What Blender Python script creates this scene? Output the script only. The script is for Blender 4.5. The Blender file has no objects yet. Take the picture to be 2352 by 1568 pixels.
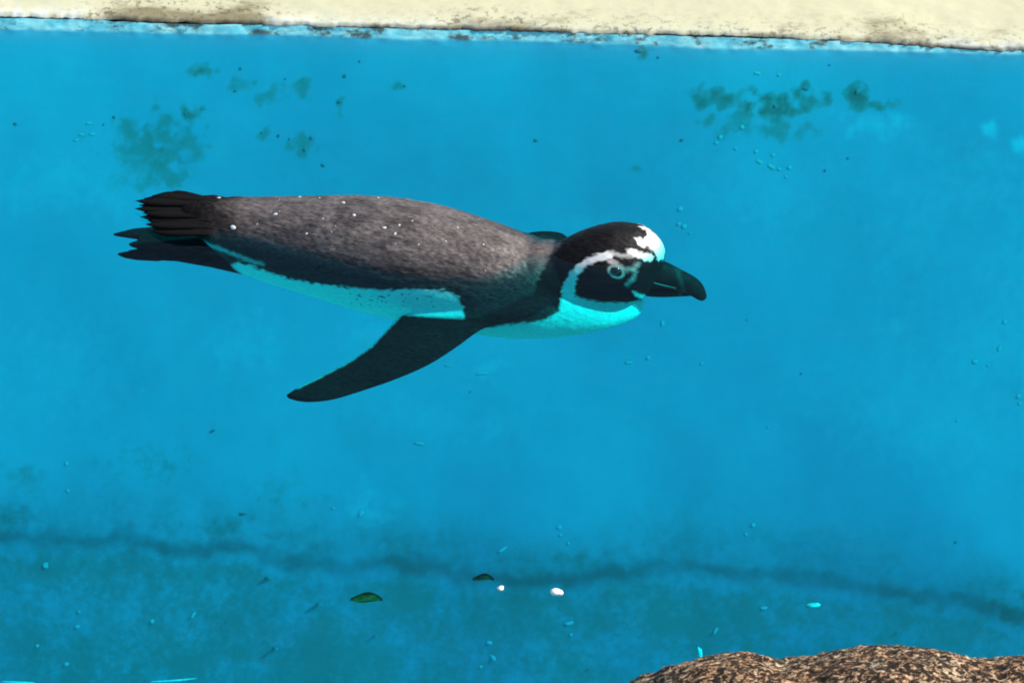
import bpy, bmesh, math, random
import numpy as np
from mathutils import Vector, Matrix, noise

rnd = random.Random(7)
C = bpy.context.scene.collection
SC = bpy.context.scene

# ------------------------------------------------------------------ camera
DEP = math.radians(40)                      # looking down at the pool
S = 0.000475                                # metres per photo unit (2352 across) at the penguin
DIST = 6.0
FWD = Vector((0, math.cos(DEP), -math.sin(DEP)))
RGT = Vector((1, 0, 0))
UPV = Vector((0, math.sin(DEP), math.cos(DEP)))
CAM = -DIST * FWD + RGT * (376 * S) - UPV * (212 * S)
cam_data = bpy.data.cameras.new('camera')
cam = bpy.data.objects.new('camera', cam_data)
C.objects.link(cam)
cam.location = CAM
cam.rotation_euler = (math.radians(90) - DEP, 0, 0)
cam_data.sensor_width = 36
cam_data.lens = 36 * DIST / (2352 * S)
cam_data.clip_start = 0.1
cam_data.clip_end = 2000
SC.camera = cam

# ------------------------------------------------------------------ sky and sun
SUN_EL, SUN_AZ = math.radians(37), math.radians(84)      # azimuth from +Y towards +X
world = bpy.data.worlds.new('World')
SC.world = world
world.use_nodes = True
wn = world.node_tree.nodes
sky = wn.new('ShaderNodeTexSky')
sky.sky_type = 'NISHITA'
sky.sun_disc = False
sky.sun_elevation = SUN_EL
sky.sun_rotation = SUN_AZ
wn['Background'].inputs['Strength'].default_value = 0.12
world.node_tree.links.new(sky.outputs[0], wn['Background'].inputs['Color'])
sun_data = bpy.data.lights.new('sun', 'SUN')
sun_data.energy = 4.6
sun_data.angle = math.radians(0.5)
sun_data.color = (1.0, 0.95, 0.87)
sun = bpy.data.objects.new('sun', sun_data)
C.objects.link(sun)
sdir = Vector((math.cos(SUN_EL) * math.sin(SUN_AZ), math.cos(SUN_EL) * math.cos(SUN_AZ), math.sin(SUN_EL)))
sun.rotation_euler = sdir.to_track_quat('Z', 'Y').to_euler()
SC.view_settings.view_transform = 'Standard'
SC.view_settings.look = 'None'
SC.view_settings.gamma = 1
SC.view_settings.use_curve_mapping = False
SC.view_settings.exposure = 0.6
SC.cycles.filter_width = 1.9
SC.cycles.max_bounces = 8
SC.cycles.diffuse_bounces = 4
SC.cycles.transparent_max_bounces = 16

# ------------------------------------------------------------------ helpers
def ray(px, py):
    return (FWD + RGT * ((px - 1176) * S / DIST) + UPV * ((784 - py) * S / DIST))
def at_z(px, py, z=0.0):
    d = ray(px, py); t = (z - CAM.z) / d.z
    return CAM + d * t
def at_y(px, py, y):
    d = ray(px, py); t = (y - CAM.y) / d.y
    return CAM + d * t
def hit_plane(px, py, p0, n):
    d = ray(px, py); t = (p0 - CAM).dot(n) / d.dot(n)
    return CAM + d * t
def interp(x, pts):
    return float(np.interp(x, [p[0] for p in pts], [p[1] for p in pts]))

def link(name, me, mat=None, parent=None, smooth=True):
    o = bpy.data.objects.new(name, me); C.objects.link(o)
    if mat: me.materials.append(mat)
    if parent: o.parent = parent
    if smooth: me.shade_smooth()
    return o
def tag(o, label=None, cat=None, group=None, kind=None):
    for k, v in (('label', label), ('category', cat), ('group', group), ('kind', kind)):
        if v: o[k] = v
    return o
def grid_mesh(name, P):
    """P: array rows x cols x 3"""
    r, c = P.shape[:2]
    me = bpy.data.meshes.new(name)
    i = np.arange(r * c).reshape(r, c)
    f = np.stack([i[:-1, :-1], i[:-1, 1:], i[1:, 1:], i[1:, :-1]], -1).reshape(-1, 4)
    me.from_pydata(P.reshape(-1, 3).tolist(), [], f.tolist())
    return me
def loft(secs, n=40, cap=True):
    """secs: (centre, axis1, axis2) ellipses -> verts, faces of a closed tube"""
    V, F = [], []
    for c, a1, a2 in secs:
        for k in range(n):
            t = 2 * math.pi * k / n
            V.append(tuple(Vector(c) + Vector(a1) * math.cos(t) + Vector(a2) * math.sin(t)))
    m = len(secs)
    for i in range(m - 1):
        for k in range(n):
            k2 = (k + 1) % n
            F.append((i * n + k, i * n + k2, (i + 1) * n + k2, (i + 1) * n + k))
    if cap:
        F.append(tuple(range(n - 1, -1, -1)))
        F.append(tuple((m - 1) * n + k for k in range(n)))
    return V, F
def resample(pts, n):
    """smooth (Catmull-Rom) resampling of rows of numbers"""
    P = np.array(pts, float); m = len(P)
    out = []
    for u in np.linspace(0, m - 1, n):
        i = min(int(u), m - 2); t = u - i
        p0 = P[max(i - 1, 0)]; p1 = P[i]; p2 = P[i + 1]; p3 = P[min(i + 2, m - 1)]
        out.append(0.5 * (2 * p1 + (p2 - p0) * t + (2 * p0 - 5 * p1 + 4 * p2 - p3) * t * t + (3 * p1 - p0 - 3 * p2 + p3) * t ** 3))
    return out
def fbm(x, y, z, oct=4):
    return noise.fractal(Vector((x, y, z)), 1.0, 2.0, oct)

# ------------------------------------------------------------------ node helper
class NT:
    def __init__(self, name):
        self.m = bpy.data.materials.new(name); self.m.use_nodes = True
        self.t = self.m.node_tree; self.n = self.t.nodes
        self.out = self.n['Material Output']; self.b = self.n['Principled BSDF']
    def node(self, typ, **kw):
        nd = self.n.new(typ)
        for k, v in kw.items(): setattr(nd, k, v)
        return nd
    def set(self, sock, v):
        if isinstance(v, bpy.types.NodeSocket): self.t.links.new(v, sock)
        else:
            if isinstance(v, tuple) and len(v) == 3 and sock.type == 'RGBA': v = v + (1,)
            sock.default_value = v
    def coord(self, scale=(1, 1, 1), loc=(0, 0, 0)):
        tc = self.node('ShaderNodeTexCoord'); mp = self.node('ShaderNodeMapping')
        mp.inputs['Scale'].default_value = scale; mp.inputs['Location'].default_value = loc
        self.t.links.new(tc.outputs['Object'], mp.inputs['Vector']); return mp.outputs[0]
    def noise(self, scale, detail=4, rough=0.55, vec=None, dist=0.0):
        nd = self.node('ShaderNodeTexNoise')
        nd.inputs['Scale'].default_value = scale; nd.inputs['Detail'].default_value = detail
        nd.inputs['Roughness'].default_value = rough; nd.inputs['Distortion'].default_value = dist
        self.t.links.new(vec if vec else self.coord(), nd.inputs['Vector']); return nd.outputs['Fac']
    def ramp(self, fac, lo, hi, a=0.0, b=1.0, smooth=True):
        nd = self.node('ShaderNodeMapRange')
        if smooth: nd.interpolation_type = 'SMOOTHSTEP'
        self.set(nd.inputs['Value'], fac)
        self.set(nd.inputs['From Min'], lo); self.set(nd.inputs['From Max'], hi)
        self.set(nd.inputs['To Min'], a); self.set(nd.inputs['To Max'], b); return nd.outputs['Result']
    def math(self, op, a, b=0.0):
        nd = self.node('ShaderNodeMath', operation=op)
        self.set(nd.inputs[0], a); self.set(nd.inputs[1], b); return nd.outputs[0]
    def mix(self, f, a, b, mode='MIX'):
        nd = self.node('ShaderNodeMix', data_type='RGBA', blend_type=mode)
        self.set(nd.inputs[0], f); self.set(nd.inputs[6], a); self.set(nd.inputs[7], b); return nd.outputs[2]
    def attr(self, name):
        nd = self.node('ShaderNodeAttribute'); nd.attribute_name = name; return nd
    def bump(self, h, strength=0.3, dist=0.002):
        nd = self.node('ShaderNodeBump'); nd.inputs['Strength'].default_value = strength
        nd.inputs['Distance'].default_value = dist; self.set(nd.inputs['Height'], h)
        self.t.links.new(nd.outputs[0], self.b.inputs['Normal']); return nd
    def base(self, col, rough=0.6, spec=0.5):
        self.set(self.b.inputs['Base Color'], col); self.set(self.b.inputs['Roughness'], rough)
        self.set(self.b.inputs['Specular IOR Level'], spec); return self.m

def plain(name, col, rough=0.6, spec=0.5, var=0.25, scale=60):
    t = NT(name)
    f = t.noise(scale, 4)
    return t.base(t.mix(t.ramp(f, 0.3, 0.7), tuple(c * (1 - var) for c in col), tuple(min(1, c * (1 + var)) for c in col)), rough, spec)

# ------------------------------------------------------------------ materials of the pool
def paint_material():
    t = NT('blue_pool_paint')
    big = t.noise(2.2, 3, 0.5); mid = t.noise(14, 4, 0.6); fine = t.noise(110, 4, 0.65); mot = t.noise(30, 5, 0.6, t.coord((1, 1, .7), (4, 2, 0)))
    streak = t.noise(9, 4, 0.6, t.coord((4, 1, .8)))
    col = t.mix(t.ramp(big, 0.35, 0.68), (0.028, 0.355, 0.545), (0.038, 0.42, 0.60))
    col = t.mix(t.ramp(mid, 0.45, 0.8, 0, 0.45), col, (0.038, 0.42, 0.57))
    col = t.mix(t.ramp(streak, 0.5, 0.8, 0, 0.25), col, (0.032, 0.34, 0.47))
    col = t.mix(t.ramp(mot, 0.35, 0.7, 0, .18), col, (0.026, 0.28, 0.40))
    # algae stains, with ragged edges
    al = t.attr('algae').outputs['Fac']
    edge = t.math('ADD', t.math('MULTIPLY', t.math('SUBTRACT', mid, 0.5), 1.9), t.math('MULTIPLY', t.math('SUBTRACT', fine, 0.5), 0.8))
    rag = t.math('ADD', t.math('MULTIPLY', t.math('SUBTRACT', mid, 0.5), .7), t.math('ADD', t.math('MULTIPLY', t.math('SUBTRACT', fine, 0.5), .7), t.math('MULTIPLY', t.math('SUBTRACT', mot, 0.5), .8)))
    soft = t.math('ADD', al, t.math('MULTIPLY', rag, t.ramp(al, 0.02, 0.3, 0, 1.0)))
    col = t.mix(t.ramp(soft, 0.04, 0.62, 0, .80), col, (0.030, 0.235, 0.235))
    hard = t.math('ADD', al, t.math('MULTIPLY', edge, t.ramp(al, 0.2, 0.6, 0, .55)))
    col = t.mix(t.ramp(hard, 0.52, 0.95, 0, .75), col, (0.032, 0.14, 0.13))
    ln = t.attr('line').outputs['Fac']
    col = t.mix(t.math('MULTIPLY', ln, t.ramp(mid, 0.3, 0.65, .5, .82)), col, (0.026, 0.135, 0.165))
    # pale paint patches, also painted in place of faint caustic light
    pa = t.attr('pale').outputs['Fac']
    col = t.mix(t.math('MULTIPLY', pa, t.ramp(mid, 0.3, 0.6, 0.4, 1.0)), col, (0.16, 0.62, 0.80))
    # the lip above the water: dry flaking paint, lime crust and grime
    lip = t.attr('lip').outputs['Fac']
    crust = t.noise(70, 6, 0.7, t.coord((.5, 1, 1))); grime = t.noise(38, 6, 0.72, t.coord((.6, 1, 1.4), (3, 1, 2)))
    lc = t.mix(t.ramp(crust, 0.40, 0.58), (0.12, 0.56, 0.66), (0.26, 0.70, 0.74))
    lc = t.mix(t.ramp(crust, 0.60, 0.72), lc, (0.66, 0.82, 0.78))
    lc = t.mix(t.ramp(grime, 0.51, 0.63, 0, 0.9), lc, (0.055, 0.06, 0.045))
    col = t.mix(lip, col, lc)
    t.bump(t.math('ADD', fine, t.math('MULTIPLY', mid, 0.6)), 0.08, 0.0015)
    return t.base(col, 0.65, 0.3)
MAT_PAINT = paint_material()

def deck_material():
    t = NT('cream_deck_paint')
    a = t.noise(5, 5, 0.6); f = t.noise(60, 5, 0.65); g = t.noise(24, 6, 0.7, t.coord((.55, 1.3, 1)))
    col = t.mix(t.ramp(a, 0.35, 0.7), (0.505, 0.485, 0.315), (0.53, 0.51, 0.335))
    col = t.mix(t.ramp(f, 0.45, 0.8, 0, 0.35), col, (0.41, 0.385, 0.245))
    d = t.attr('dirt').outputs['Fac']
    k = t.ramp(t.math('ADD', d, t.math('MULTIPLY', t.math('SUBTRACT', g, 0.5), 2.4)), 0.32, 0.95, 0, 0.85)
    k = t.math('MULTIPLY', k, t.ramp(d, 0.02, 0.2))
    col = t.mix(k, col, (0.155, 0.125, 0.055))
    sp = t.noise(130, 5, 0.7)
    col = t.mix(t.math('MULTIPLY', t.ramp(sp, 0.52, 0.62), t.ramp(d, 0.03, 0.5, 0, .8)), col, (0.10, 0.085, 0.05))
    w = t.attr('lime').outputs['Fac']
    col = t.mix(t.math('MULTIPLY', w, t.ramp(f, 0.3, 0.6)), col, (0.72, 0.82, 0.80))
    ed = t.attr('edge').outputs['Fac']
    col = t.mix(t.math('MULTIPLY', ed, t.ramp(g, 0.35, 0.55, 0.25, 0.95)), col, (0.05, 0.04, 0.03))
    t.bump(t.math('ADD', f, g), 0.3, 0.0015)
    return t.base(col, 0.8, 0.2)

# ------------------------------------------------------------------ pool geometry
# water line along the far side, and the foot of the wall, in metres
WL0, WL1 = at_z(0, 66), at_z(2352, 124)
wl_s = (WL1.y - WL0.y) / (WL1.x - WL0.x)
def wl_y(x): return WL0.y + wl_s * (x - WL0.x)
SLOPE = 0.70                                  # the side leans out: metres forward per metre down
wdir = Vector((1, wl_s, 0)).normalized()
wnor = wdir.cross(Vector((0, -SLOPE, -1)).normalized())
if wnor.y > 0: wnor = -wnor
def on_wall(px, py): return hit_plane(px, py, WL0, wnor)
B0, B1 = on_wall(0, 1262), on_wall(2352, 1412)
def foot_z(x): return B0.z + (B1.z - B0.z) * (x - B0.x) / (B1.x - B0.x)

def axis_coords(lo, a, b, hi, step, ncoarse):
    return np.concatenate([lo + (a - lo) * np.linspace(0, 1, ncoarse, endpoint=False) ** 0.5,
                           np.arange(a, b, step), b + (hi - b) * np.linspace(0, 1, ncoarse) ** 2])
X0, X1 = -0.46, 0.80
XS = axis_coords(-9, X0, X1, 9, 0.003, 14)

# stains on the painted side: (x, y, rx, ry, strength) read off the photograph, laid out on the wall itself
STAINS = [(330, 330, 95, 62, .62), (310, 385, 80, 60, .5), (275, 350, 60, 50, .5), (420, 320, 60, 60, .45), (380, 400, 60, 45, .4),
          (465, 165, 36, 17, .75), (440, 248, 34, 16, .8), (290, 285, 40, 30, .5), (545, 200, 26, 26, .45), (620, 225, 50, 26, .35),
          (690, 205, 40, 26, .55), (780, 240, 12, 22, .6), (925, 200, 20, 9, .65), (690, 330, 40, 26, .6), (610, 315, 20, 16, .5),
          (1470, 125, 14, 24, .95), (1640, 220, 55, 26, .7), (1700, 245, 70, 40, .5), (1790, 250, 60, 34, .95), (1860, 225, 42, 32, .8),
          (1780, 295, 85, 34, .45), (1690, 285, 70, 36, .4), (1975, 222, 38, 22, .95), (2010, 240, 66, 14, .75), (1450, 388, 18, 12, .5),
          (640, 1130, 130, 50, .22), (330, 1060, 150, 60, .25), (30, 1190, 70, 45, .4), (1500, 1180, 200, 40, .12), (50, 1100, 120, 50, .22),
          (500, 1220, 200, 30, .35), (1300, 1290, 200, 24, .3), (2320, 1410, 60, 40, .7)]
PALE = [(2010, 285, 80, 28, .35), (2270, 297, 26, 20, .5), (2340, 330, 22, 20, .5), (130, 430, 160, 60, .16), (2250, 780, 190, 140, .16),
        (2200, 560, 200, 200, .12), (1380, 560, 120, 60, .12), (560, 790, 80, 60, .18), (1750, 430, 200, 90, .10), (860, 770, 60, 40, .15),
        (150, 850, 130, 110, .12), (2150, 950, 260, 120, .13), (1000, 960, 200, 50, .10), (1110, 850, 50, 18, .22), (840, 1160, 50, 40, .25)]
ALGLINE = [(-200, 1215), (0, 1232), (130, 1244), (300, 1238), (420, 1272), (560, 1255), (640, 1290), (800, 1312), (900, 1298), (1000, 1312),
           (1100, 1334), (1200, 1335), (1300, 1334), (1450, 1312), (1600, 1305), (1700, 1322), (1850, 1326), (1950, 1346), (2100, 1370),
           (2200, 1376), (2300, 1408), (2352, 1430), (2500, 1455)]
def wall_uv(p):                               # metres along and down the painted surface
    return p.x, (-p.z) * math.sqrt(1 + SLOPE ** 2)
FLOOR_N = Vector((0, 0, 1))
algae_line_w = []
for px, py in ALGLINE:
    p = on_wall(px, py); algae_line_w.append(wall_uv(p))
def blob_fields(U, Vv, lst):
    out = np.zeros_like(U)
    for px, py, rx, ry, st in lst:
        u, v = wall_uv(on_wall(px, py))
        sv = 1.0 / (math.cos(DEP) * 1 + SLOPE * math.sin(DEP)) * math.sqrt(1 + SLOPE ** 2)
        r0 = math.hypot(rx, ry) * S
        d = np.sqrt(((U - u + WU * min(1, r0 / .03)) / (rx * S)) ** 2 + ((Vv - v + WV * min(1, r0 / .03)) / (ry * S * sv)) ** 2)
        out = np.maximum(out, st * np.clip((1.35 - d + WR * 1.5) * .95, 0, 1))
    return out

# --- the painted side: lip above the water, leaning wall, rounded foot
def photo_x(x): return (x - CAM.x) / S + 1176
DECK_PX = [(0, 33), (300, 44), (600, 52), (850, 58), (1200, 66), (1400, 72), (1700, 76), (1880, 84), (2050, 92), (2200, 104), (2352, 112)]
SLAB = 0.0042
def lip_h(x):                                  # height of the painted lip above the water
    px = min(2400, max(-50, photo_x(x)))
    return max(.0015, ((66 + 58 * px / 2352 - interp(px, DECK_PX)) * S - SLAB * .766) / 1.165)
LIP_H = 0.017
LOWSLOPE = 0.45
def wall_rows():
    rows = []                                   # (height fraction kind, value)
    for z in np.linspace(LIP_H, 0.0, 12): rows.append(z)
    for z in np.arange(-0.0025, -0.60, -0.0032): rows.append(z)
    for z in np.arange(-0.60, -0.86, -0.004): rows.append(z)
    return np.array(rows)
ZR = wall_rows()
nr, nc = len(ZR), len(XS)
P = np.zeros((nr, nc, 3)); alg = np.zeros((nr, nc)); pal = np.zeros((nr, nc)); lip = np.zeros((nr, nc))
Xg, Zg = np.meshgrid(XS, ZR)
FZ = np.array([foot_z(x) for x in XS])
YW = np.array([wl_y(x) for x in XS])
frac = (Zg - 0) / -0.60
LH = np.array([lip_h(x) for x in XS])
Zt = np.where(Zg < 0, frac * FZ[None, :], Zg / LIP_H * LH[None, :])
def smooth_break(z, f):                        # below the break the side drops more steeply
    q = (f - z) / 0.03
    over = 0.03 * np.log1p(np.exp(np.clip(q, -30, 30))) * 1.0
    return SLOPE * (z + over) - LOWSLOPE * over
Yt = np.where(Zg < 0, YW[None, :] + smooth_break(Zt, FZ[None, :]), YW[None, :] + 0.62 * Zt)
for j, x in enumerate(XS):
    fine = X0 <= x <= X1
    for i, z in enumerate(ZR):
        zz = Zt[i, j]; n1 = 0.004 * fbm(x * 5, zz * 5, 1.3, 2)
        if z >= -0.004 and fine:
            n1 += 0.0011 * fbm(x * 60, zz * 90, 4.0, 4)
            Zt[i, j] += 0.0016 * fbm(x * 45, 0.3, 9.0, 3) * .5
        P[i, j] = (x, Yt[i, j] + n1, Zt[i, j])
P[..., 0] = Xg
U = Xg; Vv = np.abs(np.minimum(Zt, 0)) * math.sqrt(1 + SLOPE ** 2)
NW = np.zeros((3, nr, nc))
for j, x in enumerate(XS):
    if X0 <= x <= X1:
        for i in range(nr):
            v_ = Vv[i, j]
            NW[0, i, j] = .016 * fbm(x * 30, v_ * 30, 1, 4); NW[1, i, j] = .013 * fbm(x * 34, v_ * 30, 8, 4); NW[2, i, j] = .55 * fbm(x * 75, v_ * 75, 3, 4)
WU, WV, WR = NW
alg = blob_fields(U, Vv, STAINS); pal = 1.5 * blob_fields(U, Vv, PALE)
au = [a for a, b in algae_line_w]; av = [b for a, b in algae_line_w]
dl = Vv - np.interp(U, au, av)
wob = np.array([[0.02 * fbm(x * 9, 0.0, 2.0, 3) for x in XS]])
dl2 = dl + WU * .5
line = np.clip(.70 * np.exp(-(dl2 / .009) ** 2) + .42 * np.exp(-((dl2 + .012) / .040) ** 2) + .5 * WR * np.exp(-(dl2 / .04) ** 2), 0, 1)
alg = np.maximum(alg, 0.24 * np.clip(1 + dl / (0.15 + wob), 0, 1))
low = np.clip(dl / 0.03, 0, 1)
lowalg = np.array([[0.40 + 0.12 * fbm(x * 3.0, z * 5, 3, 3) + 0.08 * math.exp(-((x + 0.2) / 0.3) ** 2) for x in XS] for z in ZR])
alg = np.clip(np.maximum(alg, low * lowalg), 0, 1)
lip = np.repeat(np.clip((ZR + 0.0012) / 0.0016, 0, 1)[:, None], nc, 1)
def add_attr(me, name, arr):
    a = me.attributes.new(name, 'FLOAT', 'POINT'); a.data.foreach_set('value', np.ascontiguousarray(arr, np.float32).ravel())
me = grid_mesh('pool_wall', P[:, ::-1])
for nm, ar in (('algae', alg), ('pale', pal), ('lip', lip), ('line', line)): add_attr(me, nm, ar[:, ::-1])
tag(link('pool_wall', me, MAT_PAINT), kind='structure', label='blue painted leaning pool side with algae stains')

# --- floor
ff = Yt[-1]; zf = -0.70
P = np.zeros((6, nc, 3))
for i, (t, z) in enumerate(((0, 0), (.04, 0), (.09, .02), (.25, .30), (.42, .44), (1, .50))):   # unseen near bank, raised and pale to bounce light onto the penguin
    P[i, :, 0] = XS; P[i, :, 1] = (ff + 0.03) * (1 - t) + (-2.95) * t; P[i, :, 2] = zf + z
me = grid_mesh('pool_floor', P[:, ::-1])
tag(link('pool_floor', me, plain('pale_bounce_floor', (.74, .72, .66), .9, .2, .08, 6)), kind='structure', label='unseen pale pool floor shelved up at the near side to bounce light')

# --- deck slab: ragged, dirty front edge
def deck_front(x):
    px = photo_x(x)
    ypx = interp(px, DECK_PX)
    return at_z(px, ypx, lip_h(x) + SLAB).y if -300 < px < 2700 else wl_y(x) + .62 * lip_h(x)
DZ = SLAB
prof = [(0.02, DZ - 0.0055), (0.001, DZ - 0.0052), (0.0, DZ - 0.0042), (0.0014, DZ - 0.0030), (0.0030, DZ - 0.0017), (0.0045, DZ - 0.0006), (0.0065, DZ)]
prof += [(t, DZ) for t in np.linspace(0.0085, 0.09, 40)] + [(0.2, DZ), (0.5, DZ), (1.2, DZ), (2.5, DZ)]
P = np.zeros((len(prof), nc, 3)); dirt = np.zeros((len(prof), nc)); lime = dirt.copy(); edg = dirt.copy()
for j, x in enumerate(XS):
    f0 = deck_front(x)
    px = (x - CAM.x) / S + 1176
    rag = (0.0024 * fbm(x * 38, 0, 5, 4) + 0.0022 * fbm(x * 130, 2, 5, 3)) if X0 <= x <= X1 else 0
    dk = interp(px, [(0, .1), (140, .35), (250, .85), (380, 1.05), (560, .9), (640, .3), (800, .25), (980, .35), (1080, .75), (1250, .5), (1400, .35),
                     (1500, .5), (1600, .35), (1850, .4), (2000, .5), (2080, .95), (2150, .85), (2200, .55), (2352, .5)])
    lk = interp(px, [(0, .9), (150, .8), (200, .1), (560, .1), (600, .8), (750, .9), (830, .5), (950, .6), (1100, .3), (2150, .2), (2200, .9), (2352, .8)])
    ek = interp(px, [(0, .1), (180, .3), (250, .95), (560, 1), (600, .5), (800, .5), (860, 1), (1400, 1), (1600, .7), (1830, .8), (1900, .2), (2000, .5), (2130, 1), (2352, 1)])
    for i, (t, z) in enumerate(prof):
        P[i, j] = (x, f0 + t + rag * max(0, 1 - t / 0.02), z + lip_h(x) * max(0, 1 - t / 1.5) + (0.0008 * fbm(x * 25, t * 40, 1, 3) if i > 4 else 0.0006 * fbm(x * 80, z * 300, 2, 2)))
        dirt[i, j] = dk * math.exp(-max(0, t - 0.006) / 0.030)
        lime[i, j] = lk * math.exp(-t / 0.010)
        edg[i, j] = ek * max(0, min(1, (0.0048 - t) / 0.0030 if i > 2 else 1))
me = grid_mesh('pool_deck', P)
for nm, ar in (('dirt', dirt), ('lime', lime), ('edge', edg)): add_attr(me, nm, ar)
MAT_DECK = deck_material()
tag(link('pool_deck', me, MAT_DECK), kind='structure', label='cream painted pool deck with a dirty chipped edge')

# --- ground beyond, reaching the horizon on every side of the pool
gmat = plain('pale_concrete', (0.42, 0.38, 0.30), 0.9, 0.2, 0.2, 3)
bm = bmesh.new()
R = 600
yb, yf = wl_y(0) + 2.3, -2.9
for x0, x1, y0, y1 in ((-R, R, yb, R), (-R, R, -R, yf), (-R, -8.9, yf, yb), (8.9, R, yf, yb)):
    bm.faces.new([bm.verts.new(p) for p in ((x0, y0, DZ - 0.006), (x1, y0, DZ - 0.006), (x1, y1, DZ - 0.006), (x0, y1, DZ - 0.006))])
me = bpy.data.meshes.new('ground'); bm.to_mesh(me); bm.free()
tag(link('ground', me, gmat), kind='structure', label='pale concrete ground round the pool')
# near and end sides of the basin
bm = bmesh.new()
for (xa, ya), (xb, yb2) in (((-8.9, yf), (8.9, yf)), ((8.9, yf), (8.9, yb)), ((-8.9, yb), (-8.9, yf))):
    bm.faces.new([bm.verts.new(p) for p in ((xa, ya, -1.5), (xb, yb2, -1.5), (xb, yb2, DZ - 0.006), (xa, ya, DZ - 0.006))])
me = bpy.data.meshes.new('basin_side'); bm.to_mesh(me); bm.free()
for nm in ('algae', 'pale', 'lip'): add_attr(me, nm, np.zeros(len(me.vertices)))
tag(link('basin_side', me, MAT_PAINT), kind='structure', label='near and end sides of the blue basin')

# ------------------------------------------------------------------ water
def water_material():
    t = NT('pool_water')
    t.n.remove(t.b)
    tr = t.node('ShaderNodeBsdfTransparent'); gl = t.node('ShaderNodeBsdfGlossy'); gl.inputs['Roughness'].default_value = 0.03
    fr = t.node('ShaderNodeFresnel'); ge = t.node('ShaderNodeNewGeometry')        # same reflectance from above and from below
    t.set(fr.inputs['IOR'], t.ramp(ge.outputs['Backfacing'], 0, 1, 1.33, 1 / 1.33))
    bp = t.node('ShaderNodeBump'); bp.inputs['Strength'].default_value = 0.8; bp.inputs['Distance'].default_value = 0.004
    h = t.math('ADD', t.noise(9, 3, 0.5, t.coord((.7, 1.2, 1)), 0.4), t.math('MULTIPLY', t.noise(38, 3, 0.5, t.coord((.6, 1.3, 1))), 0.25))
    t.set(bp.inputs['Height'], h)
    t.t.links.new(bp.outputs[0], gl.inputs['Normal']); t.t.links.new(bp.outputs[0], fr.inputs['Normal'])
    mx = t.node('ShaderNodeMixShader')
    t.t.links.new(fr.outputs[0], mx.inputs[0]); t.t.links.new(tr.outputs[0], mx.inputs[1]); t.t.links.new(gl.outputs[0], mx.inputs[2])
    t.t.links.new(mx.outputs[0], t.out.inputs['Surface'])
    va = t.node('ShaderNodeVolumeAbsorption'); va.inputs['Density'].default_value = 40
    va.inputs['Color'].default_value = (0.0, 0.9950, 0.9975, 1)
    t.t.links.new(va.outputs[0], t.out.inputs['Volume'])
    return t.m
bm = bmesh.new()
wx = axis_coords(-8.8, -0.6, 0.9, 8.8, 0.02, 10); wy = np.concatenate([np.linspace(-2.88, -0.7, 10, endpoint=False), np.arange(-0.7, 0.42, 0.02), [0.6]])
top = [[bm.verts.new((x, y, 0.0006 * fbm(x * 6, y * 9, 0.5, 2) if 0 < j < len(wy) - 1 and 0 < i < len(wx) - 1 else 0)) for j, y in enumerate(wy)] for i, x in enumerate(wx)]
for i in range(len(wx) - 1):
    for j in range(len(wy) - 1):
        bm.faces.new((top[i][j], top[i + 1][j], top[i + 1][j + 1], top[i][j + 1]))
loop = [top[i][0] for i in range(len(wx))] + [top[-1][j] for j in range(1, len(wy))] + [top[i][-1] for i in range(len(wx) - 2, -1, -1)] + [top[0][j] for j in range(len(wy) - 2, 0, -1)]
low = [bm.verts.new((v.co.x, v.co.y, -1.8)) for v in loop]
L = len(loop)
for k in range(L): bm.faces.new((loop[k], low[k], low[(k + 1) % L], loop[(k + 1) % L]))
bm.faces.new(low[::-1])
bmesh.ops.recalc_face_normals(bm, faces=bm.faces)
me = bpy.data.meshes.new('water'); bm.to_mesh(me); bm.free()
tag(link('water', me, water_material()), kind='structure', label='clear blue pool water')

# ------------------------------------------------------------------ penguin
YAW = math.radians(-13)
ROT = Matrix.Rotation(YAW, 3, 'Z'); RINV = ROT.transposed()
peng = bpy.data.objects.new('penguin', None); C.objects.link(peng)
peng.rotation_euler = (0, 0, YAW)
tag(peng, 'black and white penguin swimming at the surface of the blue pool', 'penguin')
def loc(p): return RINV @ p
def boff(x):                                   # the neck bends a little away from the viewer, the tail towards
    u = max(0.0, x - .15); v = max(0.0, -.09 - x)
    return .37 * u * u / (u + .05) - .25 * v * v / (v + .05)
def sag(px, py, b=0.0):                        # point of the bird's own (gently bent) middle plane, b to the side of it
    o = loc(CAM); d = loc(ray(px, py)); y = b
    for _ in range(12):
        p = o + d * ((y - o.y) / d.y); y = b + boff(p.x)
    return p
def lz(px, py, z): return loc(at_z(px, py, z))

def slices(rows, kb, n, amount=1.0):
    """rows: (x, top, bottom) outline -> ellipse sections in the bird's frame, wider than tall by kb"""
    out = []; kb0 = kb
    for x, t, b in resample(rows, n):
        kb = kb0 if isinstance(kb0, float) else interp(x, kb0)
        fac = math.sqrt((kb * math.cos(YAW) * math.sin(DEP)) ** 2 + math.cos(DEP) ** 2)
        c = sag(x, (t + b) / 2); r = max(0.002, (b - t) / 2 * S / fac)
        out.append((c, r * kb, r))
    return out
TRUNK = slices([(396, 482, 490), (425, 464, 514), (455, 456, 538), (488, 451, 565), (530, 449, 598), (600, 449, 640), (700, 447, 671), (800, 446, 701), (900, 453, 727),
                (1000, 472, 750), (1100, 503, 766), (1180, 530, 776), (1240, 549, 778), (1300, 578, 775), (1350, 596, 769), (1400, 618, 759), (1440, 646, 745),
                (1466, 668, 731), (1480, 688, 716)], [(1230, 1.12), (1340, 1.4), (1400, 1.6), (1480, 1.8)], 70)
HEAD = slices([(1200, 618, 690), (1222, 590, 700), (1250, 570, 702), (1290, 546, 700), (1340, 523, 698), (1400, 508, 696), (1450, 511, 695), (1478, 520, 690), (1500, 535, 668),
               (1517, 554, 640), (1527, 572, 612)], 0.84, 44)
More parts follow.
